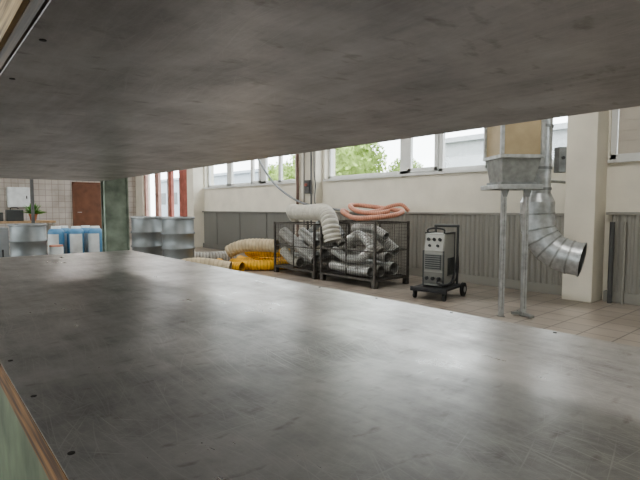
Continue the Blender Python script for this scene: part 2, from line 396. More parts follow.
pipe('hanging_cable', [(6.41,7.74,4.2),(6.41,7.72,3.2),(6.41,7.72,2.0),(6.41,7.68,1.65),(6.41,7.7,1.3),(6.43,7.6,1.15)], 0.012, M_HDARK, 'black cable hanging by the wall box', 'cable')
e = thing('wall_junction_box', (6.52,8.0,1.62), 'dark wall switch box on the pillar', 'switch box')
bm = bmesh.new(); bx(bm, -0.09, -0.001, -0.08, 0.08, -0.14, 0.14); finish(bm, 'housing', M_HDARK, parent=e, bevel=0.01)
bm = bmesh.new(); cyl(bm, (-0.09,0,0.04), (-0.12,0,0.04), 0.035); finish(bm, 'switch_knob', M_RED, parent=e, smooth=True)
e = thing('electrical_cabinet', (2.78, Y1-0.001, 1.2), 'white electrical cabinet on the tiled wall', 'cabinet')
bm = bmesh.new(); bx(bm, -0.32, 0.32, -0.22, 0, 0, 0.66); finish(bm, 'body', M_LABEL, parent=e, bevel=0.01)
bm = bmesh.new(); bx(bm, -0.29, 0.29, -0.235, -0.22, 0.03, 0.63); dd = finish(bm, 'cabinet_door', M_LABEL, parent=e, bevel=0.005)
bm = bmesh.new(); bx(bm, 0.2, 0.23, -0.25, -0.235, 0.28, 0.38); finish(bm, 'handle', M_BLACK, parent=dd)

# ------------------------------------------------------------ veneer press
press = thing('veneer_press', (0,0,0), 'large veneer press with scratched grey metal platens and green frame', 'press')
PX0, PX1, PY0, PY1, ZL, ZU = 0.15, 1.465, -0.75, 4.30, 0.80, 1.436
PYU = 5.12
bm = bmesh.new(); bx(bm, PX0, PX1, PY0, PY1, ZL-0.003, ZL)
lp = finish(bm, 'lower_platen', M_LOW, parent=press, label='scratched grey sheet-metal lower platen')
bm = bmesh.new(); bx(bm, PX0-0.001, PX1-0.004, PY0, PY1-0.004, ZL-0.058, ZL-0.003)
finish(bm, 'platen_board', M_WOOD, parent=lp, label='brown plywood core of the lower platen')
bm = bmesh.new(); bx(bm, PX0, PX1, PY0, PYU, ZU, ZU+0.004)
up = finish(bm, 'upper_platen', M_UP, parent=press, label='scratched dark grey upper platen')
bm = bmesh.new(); bx(bm, PX0-0.004, PX1-0.004, PY0, PYU-0.004, ZU+0.004, ZU+0.035)
finish(bm, 'platen_board', M_WOODD, parent=up, label='dark oily core board of the upper platen')
bm = bmesh.new(); bx(bm, PX0-0.012, PX1-0.004, PY0, PYU-0.004, ZU+0.035, ZU+0.10)
finish(bm, 'platen_board', M_WOODT, parent=up, label='tan wooden board above the upper platen')
sbm = bmesh.new(); lathe(sbm, [(0.0055,0),(0.0055,0.0012),(0.0035,0.0016)], 10)
s0 = finish(sbm, 'screw', M_SCREW, parent=lp, loc=(PX0+0.02, 0.2, ZL), smooth=False)
for k in range(1, 14):
    c = s0.copy(); COL.objects.link(c); c.location = (PX0+0.02, 0.2+k*0.29, ZL)
for k in range(10):
    c = s0.copy(); COL.objects.link(c); c.location = (PX1-0.02, 0.62+k*0.36, ZL)
for k in range(12):
    c = s0.copy(); COL.objects.link(c); c.parent = up; c.location = (PX0+0.022, 0.28+k*0.3, ZU); c.rotation_euler = (math.pi,0,0)
bm = bmesh.new()
bx(bm, PX0+0.004, PX0+0.12, PY0, PY1, 0.30, ZL-0.058); bx(bm, PX1-0.12, PX1-0.015, PY0, PY1, 0.30, ZL-0.058)
for k in range(6): bx(bm, PX0+0.12, PX1-0.12, PY0+0.1+k*0.92, PY0+0.22+k*0.92, 0.45, ZL-0.058)
finish(bm, 'lower_frame', M_GREEN, parent=press, bevel=0.006)
bm = bmesh.new()
bx(bm, PX0+0.015, PX0+0.12, PY0, PYU, ZU+0.10, 2.0); bx(bm, PX1-0.12, PX1-0.015, PY0, PYU, ZU+0.10, 2.0)
bx(bm, PX0+0.1, PX1-0.1, PY0, PYU, 1.93, 2.0)
for k in range(6): bx(bm, PX0+0.12, PX1-0.12, PY0+0.1+k*1.05, PY0+0.22+k*1.05, ZU+0.10, 1.93)
finish(bm, 'upper_frame', M_GREEN, parent=press, bevel=0.006)
for (x, y) in ((1.63,5.22),(-0.03,5.22),(1.63,-1.0),(-0.03,-1.0)):
    bm = bmesh.new(); w = 0.11
    bx(bm, x-w, x+w, y-0.09, y-0.075, 0, 2.5); bx(bm, x-w, x+w, y+0.075, y+0.09, 0, 2.5)
    bx(bm, x-0.05, x-0.035, y-0.075, y+0.075, 0, 2.5)
    bx(bm, x+0.035, x+0.05, y-0.075, y+0.075, 0, 2.5)
    bx(bm, x-w-0.012, x-w, y-0.09, y-0.03, 0, 2.5)
    bx(bm, x+w-0.02, x+w, y-0.102, y-0.09, 0, 2.5)
    pc = finish(bm, 'press_column', M_GREENC, parent=press, bevel=0.004)
for y in (5.22, -1.0):
    bm = bmesh.new(); bx(bm, -0.14, 1.74, y-0.09, y+0.09, 2.5, 2.75); finish(bm, 'cross_beam', M_GREEN, parent=press, bevel=0.006)
bm = bmesh.new(); bx(bm, 0.2, 1.4, 4.31, 5.12, 0.3, 0.5); finish(bm, 'end_beam', M_GREEN, parent=press, bevel=0.006)

# ------------------------------------------------------------ dust extraction hopper on stand
st = thing('extraction_hopper', (4.93, 2.58, 0), 'tan and grey sheet-metal extraction hopper on galvanised stand', 'hopper', rz=-0.62)
for sx in (-0.125, 0.125):
    bm = bmesh.new(); pw = 0.022
    bx(bm, sx-pw, sx+pw, -0.03, -0.022, 0.008, 1.37)
    bx(bm, sx-pw, sx-pw+0.006, -0.022, 0.02, 0.008, 1.37); bx(bm, sx+pw-0.006, sx+pw, -0.022, 0.02, 0.008, 1.37)
    pst = finish(bm, 'support_post', M_GALV, parent=st)
    bm = bmesh.new(); bx(bm, sx-0.03, sx+0.03, -0.04, 0.03, 0, 0.008); finish(bm, 'foot_plate', M_GALVD, parent=pst)
    bm = bmesh.new(); box(bm, (sx,-0.0302,0.7), (0.006,0.001,1.24))
    for k in range(24): box(bm, (sx, -0.0305, 0.1+k*0.052), (0.008, 0.002, 0.018))
    finish(bm, 'slot_holes', M_SEAM, parent=pst)
bm = bmesh.new(); bx(bm, 0.0, 0.155, -0.022, 0.022, 0.02, 0.05); bx(bm, 0.105, 0.145, -0.2, 0.1, 0.02, 0.045)
finish(bm, 'base_crossbar', M_GALVD, parent=st)
bm = bmesh.new()
bx(bm, -0.22, 0.28, -0.06, -0.02, 1.37, 1.42); bx(bm, -0.22, 0.28, 0.34, 0.38, 1.37, 1.42)
bx(bm, -0.22, -0.18, -0.02, 0.34, 1.37, 1.42); bx(bm, 0.24, 0.28, -0.02, 0.34, 1.37, 1.42)
finish(bm, 'top_frame', M_GALV, parent=st, bevel=0.004)
for sx in (-0.125, 0.125):
    bm = bmesh.new()
    v = [bm.verts.new(q) for q in ((sx-0.022,-0.032,1.29),(sx+0.022,-0.032,1.29),(sx+0.045,-0.032,1.37),(sx-0.045,-0.032,1.37))]
    w2 = [bm.verts.new((q.co.x, -0.036, q.co.z)) for q in v]
    bm.faces.new(v); bm.faces.new(w2[::-1])
    for k in range(4): bm.faces.new((v[k], v[(k+1)%4], w2[(k+1)%4], w2[k]))
    finish(bm, 'gusset_bracket', M_SEAM, parent=st)
def frustum(bm, z0, xa0, xb0, ya0, yb0, z1, xa1, xb1, ya1, yb1):
    lo = [bm.verts.new(v) for v in ((xa0,ya0,z0),(xb0,ya0,z0),(xb0,yb0,z0),(xa0,yb0,z0))]
    hi = [bm.verts.new(v) for v in ((xa1,ya1,z1),(xb1,ya1,z1),(xb1,yb1,z1),(xa1,yb1,z1))]
    for k in range(4): bm.faces.new((lo[k], lo[(k+1)%4], hi[(k+1)%4], hi[k]))
    bm.faces.new(lo[::-1]); bm.faces.new(hi)
bm = bmesh.new(); frustum(bm, 1.45, -0.14, 0.21, 0.0, 0.32, 1.70, -0.17, 0.26, -0.04, 0.36); finish(bm, 'hopper_funnel', M_GALVD, parent=st)
bm = bmesh.new(); bx(bm, -0.165, 0.235, -0.02, 0.34, 1.42, 1.45); finish(bm, 'lower_flange', M_SEAM, parent=st)
bm = bmesh.new(); bx(bm, -0.17, 0.26, -0.04, 0.36, 1.73, 2.65); finish(bm, 'hopper_box', M_BRASS, parent=st, label='tan coated sheet-metal box')
bm = bmesh.new()
for z in (1.70, 2.62):
    bx(bm, -0.195, 0.285, -0.065, 0.385, z, z+0.035)
for x in (-0.175, 0.265):
    for y in (-0.045, 0.365): box(bm, (x, y, 2.18), (0.035, 0.035, 0.88))
finish(bm, 'flange', M_GALV, parent=st)

R = Vector((0.22,-0.975,0)).normalized()
base = Vector((5.66, 2.68, 0))
dct = thing('ventilation_duct', (0,0,0), 'galvanised ventilation pipe with segmented elbow and open end', 'duct')
bm = bmesh.new(); cyl(bm, base+Vector((0,0,1.24)), base+Vector((0,0,4.2)), 0.14, 24); finish(bm, 'straight_pipe', M_GALV, parent=dct, smooth=True)
for z in (1.38, 1.62, 2.1):
    bm = bmesh.new(); cyl(bm, base+Vector((0,0,z)), base+Vector((0,0,z+0.03)), 0.15, 24); finish(bm, 'pipe_clamp', M_SEAM, parent=dct, smooth=True)
bm = bmesh.new()
pts=[]; rad=[]
rr = 0.19
pts += [base+Vector((0,0,1.34)), base+Vector((0,0,1.24)), base+Vector((0,0,1.10))]; rad += [0.145, rr, rr]
Rb = 0.44; c0 = base + Vector((0,0,1.04)); nseg = 5
TH = 80
for k in range(nseg+1):
    th = math.radians(TH)*k/nseg
    p = c0 + R*(Rb*(1-math.cos(th))) + Vector((0,0,-Rb*math.sin(th)))
    if k > 0: pts += [p]; rad += [rr]
end = pts[-1]; td = (R*math.sin(math.radians(TH))+Vector((0,0,-math.cos(math.radians(TH))))).normalized()
pts.append(end+td*0.12); rad.append(rr)
sweep(bm, pts, rad, 48, cap=False)
el = finish(bm, 'segmented_elbow', M_GALV, parent=dct)
for i in range(2, len(pts)):
    t = (pts[min(i+1,len(pts)-1)]-pts[i-1]).normalized()
    bm = bmesh.new(); last = i == len(pts)-1
    sweep(bm, [pts[i]-t*0.010, pts[i]-t*0.008, pts[i]+t*0.008, pts[i]+t*0.010], [rr, rr+0.009, rr+0.009, rr-(0.012 if last else 0)], 48, cap=False)
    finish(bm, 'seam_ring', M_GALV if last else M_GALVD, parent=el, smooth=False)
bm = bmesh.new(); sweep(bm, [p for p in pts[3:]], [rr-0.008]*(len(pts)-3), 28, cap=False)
finish(bm, 'inner_shade_lining', M_INNER, parent=el, smooth=True)
bm = bmesh.new()
cyl(bm, base+Vector((0.05,0,1.5)), Vector((6.69, 2.70, 1.5)), 0.018); finish(bm, 'wall_bracket', M_GALVD, parent=dct)
e = thing('motor_control_box', (5.50,2.36,1.56), 'small grey control box beside the duct', 'control box', rz=-0.6)
bm = bmesh.new(); bx(bm, -0.045, 0.045, -0.04, 0.06, 0, 0.28); finish(bm, 'housing', M_SEAM, parent=e, bevel=0.008)
bm = bmesh.new(); cyl(bm, (0,-0.04,0.16), (0,-0.055,0.16), 0.018); finish(bm, 'button', M_BLACK, parent=e)

# ------------------------------------------------------------ mesh box pallets
def cage(loc, rz, h, label):
    e = thing('mesh_box_pallet', loc, label, 'wire cage', rz=rz, group='wire mesh box pallets')
    X, Y = 0.40, 0.60
    for sx in (-1,1):
        for sy in (-1,1):
            bm = bmesh.new(); box(bm, (sx*(X-0.02), sy*(Y-0.02), h/2+0.05), (0.03, 0.03, h-0.1))
            box(bm, (sx*(X-0.04), sy*(Y-0.04), 0.05), (0.07, 0.07, 0.1))
            finish(bm, 'corner_post', M_CAGE, parent=e)
    for z, nm in ((0.12,'base_frame'), (h-0.02,'top_rim')):
        bm = bmesh.new()
        for s in (-1,1):
            box(bm, (s*(X-0.02), 0, z), (0.022, 2*Y, 0.025)); box(bm, (0, s*(Y-0.02), z), (2*X, 0.022, 0.025))
        if nm == 'base_frame': box(bm, (0,0,0.11), (2*X-0.02, 2*Y-0.02, 0.02))
        finish(bm, nm, M_CAGE, parent=e)
    g = 0.05; w = 0.0030
    for axis, s in (('x',-1),('x',1),('y',-1),('y',1)):
        bm = bmesh.new()
        if axis == 'x':
            xx = s*(X-0.012); k = -Y+g
            while k < Y-0.02: box(bm, (xx, k, (h+0.12)/2), (w,w,h-0.14)); k += g
            k = 0.17
            while k < h-0.03: box(bm, (xx, 0, k), (w,2*Y-0.04,w)); k += g
            box(bm, (xx-0.0*s, 0, h*0.55), (0.015, 2*Y-0.06, 0.014)); box(bm, (xx, 0, h/2+0.06), (0.015,0.016,h-0.14))
        else:
            yy = s*(Y-0.012); k = -X+g
            while k < X-0.02: box(bm, (k, yy, (h+0.12)/2), (w,w,h-0.14)); k += g
            k = 0.17
            while k < h-0.03: box(bm, (0, yy, k), (2*X-0.04,w,w)); k += g
            box(bm, (0, yy, h*0.55), (2*X-0.06, 0.015, 0.014))
        finish(bm, 'mesh_panel', M_CAGE, parent=e)
    return e
cage((5.44, 5.33, 0), 0.02, 0.97, 'dark steel mesh box filled with coiled grey hoses')
cage((5.42, 6.62, 0), -0.02, 0.92, 'dark steel mesh box with silver duct pipes inside')

def hose(name, ctrl, r, mat, label, pitch=0.05, amp=0.12, cat='hose', group=None, seg=20):
    bm = bmesh.new(); pts = spline(ctrl, pitch/4)
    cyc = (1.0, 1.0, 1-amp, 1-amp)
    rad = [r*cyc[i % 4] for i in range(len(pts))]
    sweep(bm, pts, rad, seg, cap=False, mats=[1 if i % 4 == 2 else 0 for i in range(len(pts))])  # groove faces take the painted-shade material
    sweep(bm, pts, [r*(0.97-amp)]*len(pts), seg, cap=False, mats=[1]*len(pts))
    return finish(bm, name, mat, smooth=False, label=label, category=cat, group=group)
G1 = 'flexible hoses in the mesh boxes'
def boxhoses(cx, cy, specs):
    for (ctrl, r, mat, lb) in specs:
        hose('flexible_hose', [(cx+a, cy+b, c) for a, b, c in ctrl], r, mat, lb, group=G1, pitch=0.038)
boxhoses(5.44, 5.33, [
 ([(-.28,-.42,.22),(-.28,.0,.22),(-.28,.45,.26)], .075, M_HSIL, 'silver flexible hose at the bottom of the mesh box'),
 ([(-.08,-.45,.22),(-.08,.4,.22)], .08, M_HGREY, 'grey flexible hose at the bottom of the mesh box'),
 ([(.22,-.45,.24),(.22,.4,.24)], .10, M_HSIL, 'silver flexible hose at the rear of the mesh box'),
 ([(-.25,.08,.68),(-.27,-.18,.76),(-.28,-.42,.60),(-.27,-.22,.42),(-.27,.12,.40),(-.26,.42,.50)], .068, M_HSIL, 'silver flexible hose looped against the mesh'),
 ([(-.10,.44,.46),(-.10,.15,.62),(-.10,-.18,.72),(-.08,-.44,.52)], .072, M_HGREY, 'grey flexible hose arching in the mesh box'),
 ([(.07,-.45,.42),(.07,0,.45),(.07,.42,.42)], .08, M_HSIL, 'silver flexible hose in the middle of the mesh box'),
 ([(.26,-.45,.50),(.24,-.1,.72),(.22,.2,.80),(.2,.42,.66)], .085, M_HSIL, 'silver flexible hose bent at the rear of the mesh box'),
 ([(.06,-.42,.74),(.05,-.10,.86),(.04,.25,.84)], .07, M_HSIL, 'silver hose near the rim of the mesh box'),
 ([(-.26,.45,.78),(-.27,.30,.70),(-.27,.20,.60)], .065, M_HGREY, 'short grey hose on top of the load'),
])
boxhoses(5.42, 6.62, [
 ([(-.26,.47,.74),(-.26,.1,.55),(-.26,-.45,.30)], .10, M_HSIL, 'silver corrugated hose lying diagonally in the mesh box'),
 ([(-.27,.45,.40),(-.28,.2,.26),(-.28,-.05,.22)], .085, M_HCRM, 'cream hose at the bottom of the mesh box'),
 ([(-.05,.45,.28),(-.05,0,.26),(-.05,-.45,.40)], .09, M_HSIL, 'silver hose in the middle of the mesh box'),
 ([(.25,.45,.3),(.24,0,.3),(.24,-.45,.3)], .10, M_HGREY, 'grey hose at the back of the mesh box'),
 ([(.20,.45,.55),(.20,0,.60),(.22,-.45,.55)], .10, M_HSIL, 'silver hose above the others at the back'),
 ([(-.03,.43,.52),(-.05,0,.64),(-.05,-.42,.68)], .085, M_HSIL, 'light grey hose near the top of the mesh box'),
 ([(-.27,-.08,.77),(-.27,-.28,.66),(-.27,-.47,.57)], .08, M_HSIL, 'short silver hose piece in the mesh box'),
])
for k, (a, b, r) in enumerate((((5.66,6.95,0.72),(5.64,6.6,0.92),0.055), ((5.72,6.1,0.70),(5.70,6.35,0.96),0.05))):
    bm = bmesh.new(); sweep(bm, [Vector(a), Vector(b)], [r,r], 18, cap=False)
    finish(bm, 'sheet_metal_pipe', M_GALV, smooth=True, label='short galvanised pipe standing in the mesh box', category='pipe')
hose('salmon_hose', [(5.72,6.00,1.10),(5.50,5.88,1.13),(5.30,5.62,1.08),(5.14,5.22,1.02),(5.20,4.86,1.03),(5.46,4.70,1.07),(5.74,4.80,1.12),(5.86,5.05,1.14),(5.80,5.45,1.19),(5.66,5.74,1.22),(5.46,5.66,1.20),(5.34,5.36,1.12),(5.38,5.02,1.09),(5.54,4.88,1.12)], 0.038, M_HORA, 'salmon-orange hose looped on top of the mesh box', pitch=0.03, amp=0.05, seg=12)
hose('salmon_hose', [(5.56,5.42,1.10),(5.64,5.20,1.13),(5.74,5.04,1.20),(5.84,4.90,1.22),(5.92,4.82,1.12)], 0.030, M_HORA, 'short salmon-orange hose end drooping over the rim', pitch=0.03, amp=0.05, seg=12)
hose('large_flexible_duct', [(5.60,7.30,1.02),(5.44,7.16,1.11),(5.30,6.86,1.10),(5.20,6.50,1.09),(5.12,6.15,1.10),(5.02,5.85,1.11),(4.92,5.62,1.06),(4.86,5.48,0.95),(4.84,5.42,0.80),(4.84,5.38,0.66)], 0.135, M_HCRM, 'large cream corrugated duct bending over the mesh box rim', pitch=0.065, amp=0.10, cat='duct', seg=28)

# yellow hoses on the floor
G2 = 'yellow hoses piled on the floor'
for (ctrl, r, lb) in (
 ([(5.52,7.38,0.10),(5.25,7.42,0.10),(4.98,7.54,0.10),(4.78,7.82,0.10),(4.74,8.2,0.10)], .10, 'yellow corrugated hose curved on the tiled floor'),
 ([(5.66,7.70,0.10),(5.38,7.76,0.10),(5.16,7.96,0.10),(5.06,8.28,0.10),(5.15,8.60,0.10)], .10, 'yellow corrugated hose nested beside another on the floor'),
 ([(5.72,8.05,0.10),(5.5,8.15,0.10),(5.4,8.4,0.10),(5.5,8.7,0.10)], .095, 'yellow corrugated hose at the rear of the pile'),
 ([(5.64,7.56,0.29),(5.38,7.66,0.30),(5.20,7.90,0.30),(5.14,8.20,0.29),(5.28,8.48,0.29)], .088, 'yellow corrugated hose resting on top of the pile'),
 ([(4.52,7.48,0.10),(4.40,7.76,0.10),(4.42,8.10,0.10),(4.56,8.4,0.10)], .095, 'yellow corrugated hose lying beside the pile')):
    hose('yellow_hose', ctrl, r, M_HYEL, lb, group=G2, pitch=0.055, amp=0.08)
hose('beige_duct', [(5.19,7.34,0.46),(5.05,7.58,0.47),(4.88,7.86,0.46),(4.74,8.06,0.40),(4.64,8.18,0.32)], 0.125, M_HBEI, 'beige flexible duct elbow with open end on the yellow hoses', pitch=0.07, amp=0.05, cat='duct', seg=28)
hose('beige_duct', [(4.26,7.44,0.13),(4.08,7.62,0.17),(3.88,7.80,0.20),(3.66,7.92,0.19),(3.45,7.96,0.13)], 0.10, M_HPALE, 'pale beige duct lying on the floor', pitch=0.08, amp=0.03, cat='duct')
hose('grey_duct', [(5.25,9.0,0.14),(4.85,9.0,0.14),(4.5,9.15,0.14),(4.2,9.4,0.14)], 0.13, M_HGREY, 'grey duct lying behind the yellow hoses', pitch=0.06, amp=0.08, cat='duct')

# ------------------------------------------------------------ welding machine on trolley
wl = thing('welding_machine', (5.30, 3.80, 0), 'grey welding machine with pale control panel on wheeled trolley', 'welding machine', rz=math.radians(12))
wl.scale = (0.88, 0.92, 1.0)
bm = bmesh.new(); bx(bm, -0.36, 0.36, -0.25, 0.25, 0.12, 0.15); bx(bm, -0.38, -0.34, -0.27, 0.27, 0.10, 0.155)
finish(bm, 'trolley_base', M_BLACK, parent=wl, bevel=0.006)
bm = bmesh.new()
prof = [(-0.20,0.16),(-0.20,0.60),(-0.14,0.84),(0.20,0.84),(0.20,0.16)]
l = [bm.verts.new((x,-0.15,z)) for x,z in prof]; r_ = [bm.verts.new((x,0.15,z)) for x,z in prof]
for k in range(5): bm.faces.new((l[k], l[(k+1)%5], r_[(k+1)%5], r_[k]))
bm.faces.new(l[::-1]); bm.faces.new(r_)
finish(bm, 'housing', M_WCREAM, parent=wl, bevel=0.012)
bm = bmesh.new()
for yy in (-0.158, 0.142):
    bx(bm, -0.212, -0.19, yy, yy+0.016, 0.16, 0.62); bx(bm, 0.19, 0.21, yy, yy+0.016, 0.16, 0.85)
    bx(bm, -0.19, 0.20, yy, yy+0.016, 0.16, 0.18); bx(bm, -0.14, 0.20, yy, yy+0.016, 0.835, 0.855)
finish(bm, 'edge_frame', M_WDARK, parent=wl)
rt = Matrix.Rotation(math.atan2(0.06,0.24), 3, 'Y')
bm = bmesh.new(); box(bm, (-0.172, 0, 0.72), (0.012, 0.27, 0.21), rt)
fp = finish(bm, 'control_panel', M_WPAN, parent=wl, bevel=0.004)
nv = rt @ Vector((-1,0,0))
for (yy, zz, r) in ((-0.085,0.76,0.022),(0.0,0.76,0.022),(0.085,0.76,0.022),(-0.06,0.68,0.018),(0.06,0.68,0.018)):
    bm = bmesh.new(); c = Vector((-0.172 + (zz-0.72)*0.25, yy, zz)); cyl(bm, c, c+nv*0.035, r, 14)
    finish(bm, 'knob', M_BLACK, parent=fp, smooth=True)
bm = bmesh.new(); bx(bm, -0.208, -0.2, -0.13, 0.13, 0.37, 0.58); vg = finish(bm, 'vent_panel', M_WLOW, parent=wl)
bm = bmesh.new(); bx(bm, -0.211,-0.206,-0.115,-0.10,0.38,0.57)
for k in range(7): bx(bm, -0.216, -0.206, -0.12, 0.12, 0.385+k*0.028, 0.399+k*0.028)
finish(bm, 'vent_slats', M_WDARK, parent=vg)
bm = bmesh.new(); bx(bm, -0.206, -0.2, -0.14, 0.14, 0.19, 0.34); pn = finish(bm, 'socket_panel', M_CORRD, parent=wl)
for yy in (-0.09, 0.0, 0.09):
    bm = bmesh.new(); cyl(bm, (-0.206,yy,0.26), (-0.235,yy,0.26), 0.024, 14); finish(bm, 'cable_socket', M_BLACK, parent=pn, smooth=True)
bm = bmesh.new(); bx(bm, -0.06, 0.18, -0.157, -0.15, 0.29, 0.30)
for k in range(8): bx(bm, -0.05+k*0.03, -0.036+k*0.03, -0.156, -0.149, 0.30, 0.52)
finish(bm, 'side_vents', M_WDARK, parent=wl)
bm = bmesh.new(); p = spline([(-0.12,-0.12,0.84),(-0.12,-0.12,0.89),(-0.12,0,0.91),(-0.12,0.12,0.89),(-0.12,0.12,0.84)], 0.02); sweep(bm, p, [0.012]*len(p), 8)
finish(bm, 'carry_handle', M_BLACK, parent=wl, smooth=True)
bm = bmesh.new()
for yy in (-0.17, 0.17): cyl(bm, (0.27,yy,0.14), (0.27,yy,0.93), 0.018, 10)
cyl(bm, (0.27,-0.188,0.93), (0.27,0.188,0.93), 0.018, 10)
finish(bm, 'push_handle', M_WDARK, parent=wl, smooth=True)
bm = bmesh.new(); p = spline([(-0.235,-0.09,0.26),(-0.33,-0.12,0.22),(-0.30,-0.22,0.20),(-0.1,-0.24,0.24),(0.1,-0.22,0.45),(0.2,-0.20,0.55),(0.22,-0.20,0.35),(0.1,-0.22,0.22)], 0.02); sweep(bm, p, [0.014]*len(p), 8)
finish(bm, 'welding_cable', M_BLACK, parent=wl, smooth=True)
for yy in (-0.27, 0.27):
    bm = bmesh.new(); cyl(bm, (0.26,yy-0.02,0.09), (0.26,yy+0.02,0.09), 0.09, 24); w_ = finish(bm, 'wheel', M_RUB, parent=wl, smooth=True)
    bm = bmesh.new(); cyl(bm, (0.26,yy-0.024,0.09), (0.26,yy+0.024,0.09), 0.04, 16); finish(bm, 'wheel_hub', M_GALV, parent=w_, smooth=True)
for yy in (-0.22, 0.22):
    bm = bmesh.new(); cyl(bm, (-0.32,yy-0.015,0.045), (-0.32,yy+0.015,0.045), 0.045, 18); bx(bm, -0.34, -0.30, yy-0.025, yy+0.025, 0.07, 0.12)
    finish(bm, 'caster', M_RUB, parent=wl, smooth=True)

# ------------------------------------------------------------ pallets, drums, canisters
def pallet(loc, rz, label, sx=1.2, sy=0.8, h=0.12):
    e = thing('pallet', loc, label, 'pallet', rz=rz)
    bm = bmesh.new()
    for k in range(6): box(bm, (-sx/2+0.06+k*(sx-0.12)/5, 0, h-0.011), (0.12, sy, 0.022))
    finish(bm, 'deck_boards', M_PALLET, parent=e)
    bm = bmesh.new()
    for s in (-1,0,1): box(bm, (0, s*(sy/2-0.05), (h-0.022)/2), (sx, 0.1, h-0.022))
    finish(bm, 'bearers', M_PALLET, parent=e)
pallet((3.70, 9.06, 0), math.radians(102), 'wooden pallet under the grey drums', 1.6, 0.66)
pallet((2.65, 10.95, 0), 0.3, 'wooden pallet under the blue canisters', 1.6, 0.8, 0.14)

def drum(loc, rz, label, lidm=M_LID):
    e = thing('steel_drum', loc, label, 'drum', rz=rz, group='steel drums')
    r = 0.29
    prof = [(0.27,0.012),(r+0.004,0.0),(r+0.006,0.02),(r,0.03)]
    for zc in (0.30, 0.58): prof += [(r,zc-0.03),(r+0.020,zc-0.01),(r+0.020,zc+0.01),(r,zc+0.03)]
    prof += [(r,0.84),(r-0.002,0.85)]
    bm = bmesh.new(); lathe(bm, prof, 40); finish(bm, 'drum_body', M_DRUM, parent=e, smooth=True)
    bm = bmesh.new(); lathe(bm, [(r,0.845),(r+0.012,0.85),(r+0.012,0.875),(r-0.005,0.885),(r-0.02,0.865),(0.01,0.866)], 40)
    lid = finish(bm, 'drum_lid', lidm, parent=e, smooth=True)
    bm = bmesh.new(); cyl(bm, (0.19,0,0.866),(0.19,0,0.885),0.032,16); finish(bm, 'bung_cap', M_BLACK, parent=lid, smooth=True)
    bm = bmesh.new(); lathe(bm, [(r+0.010,0.843),(r+0.022,0.848),(r+0.022,0.866),(r+0.012,0.870)], 40)
    finish(bm, 'clamp_ring', M_SEAM, parent=e, smooth=True)
    return e
d0 = drum((3.83, 8.62, 0.12), 0.4, 'grey steel drum with clamped lid on pallet')
copy_thing(d0, (3.58, 9.52, 0.12), 1.6)
copy_thing(d0, (1.62, 10.1, 0.0), 2.6, 'grey steel drum standing alone on the floor')

def canister(loc):
    e = thing('chemical_canister', loc, 'round light blue plastic canister with white label', 'canister', group='blue canisters on pallet')
    r = 0.15
    bm = bmesh.new(); lathe(bm, [(r-0.02,0),(r,0.02),(r,0.53),(r-0.012,0.57),(r-0.045,0.605),(0.05,0.62)], 28); finish(bm, 'canister_body', M_BLUE, parent=e, smooth=True)
    bm = bmesh.new(); lathe(bm, [(0.09,0.600),(0.09,0.65),(0.084,0.655)], 20); finish(bm, 'screw_cap', M_LABEL, parent=e, smooth=True)
    bm = bmesh.new()
    sg = 18
    an = [math.radians(175+100*k/sg) for k in range(sg+1)]
    lo = [bm.verts.new((math.cos(a)*(r+0.002), math.sin(a)*(r+0.002), 0.06)) for a in an]
    hi = [bm.verts.new((math.cos(a)*(r+0.002), math.sin(a)*(r+0.002), 0.50)) for a in an]
    for k in range(sg): bm.faces.new((lo[k],lo[k+1],hi[k+1],hi[k]))
    finish(bm, 'paper_label', M_LABEL, parent=e, smooth=True)
    return e
c0_ = canister((2.26, 11.0, 0.14))
for (x, y, r) in ((2.61,10.89,0.5),(2.96,10.8,0.15),(2.46,11.28,0.1),(2.86,11.14,0.7)):
    copy_thing(c0_, (x,y,0.14), r)

wb = thing('workbench', (1.9, 13.2, 0), 'grey workbench against the tiled area', 'workbench', rz=0.0)
bm = bmesh.new(); bx(bm, -0.9, 0.75, -0.35, 0.35, 0.82, 0.87); finish(bm, 'bench_top', M_PALLET, parent=wb, bevel=0.005)
for sx in (-0.85, 0.70):
    for sy in (-0.3, 0.3):
        bm = bmesh.new(); bx(bm, sx-0.025, sx+0.025, sy-0.025, sy+0.025, 0, 0.82); finish(bm, 'leg', M_CORR, parent=wb)
bm = bmesh.new(); bx(bm, -0.82, 0.67, -0.3, 0.3, 0.25, 0.28); finish(bm, 'shelf', M_CORR, parent=wb)
pp = thing('potted_plant', (2.22, 13.1, 0.87), 'small leafy green plant in terracotta pot', 'plant')
bm = bmesh.new(); lathe(bm, [(0.06,0),(0.085,0.13),(0.095,0.13),(0.095,0.16),(0.07,0.155)], 18); finish(bm, 'pot', M_TERRA, parent=pp, smooth=True)
bm = bmesh.new()
for k in range(60):
    a = random.uniform(0, 6.28); l_ = random.uniform(0.15, 0.34); el_ = random.uniform(0.2, 1.4)
    d = Vector((math.cos(a)*math.cos(el_), math.sin(a)*math.cos(el_), math.sin(el_))); s = d.cross(Vector((0,0,1))).normalized()*0.035
    b0 = Vector((0,0,0.15)); m_ = b0+d*l_*0.6; t_ = b0+d*l_+Vector((0,0,-0.03))
    v = [bm.verts.new(q) for q in (b0, m_+s, t_, m_-s)]; bm.faces.new(v)
finish(bm, 'leaves', M_LEAFS, parent=pp)
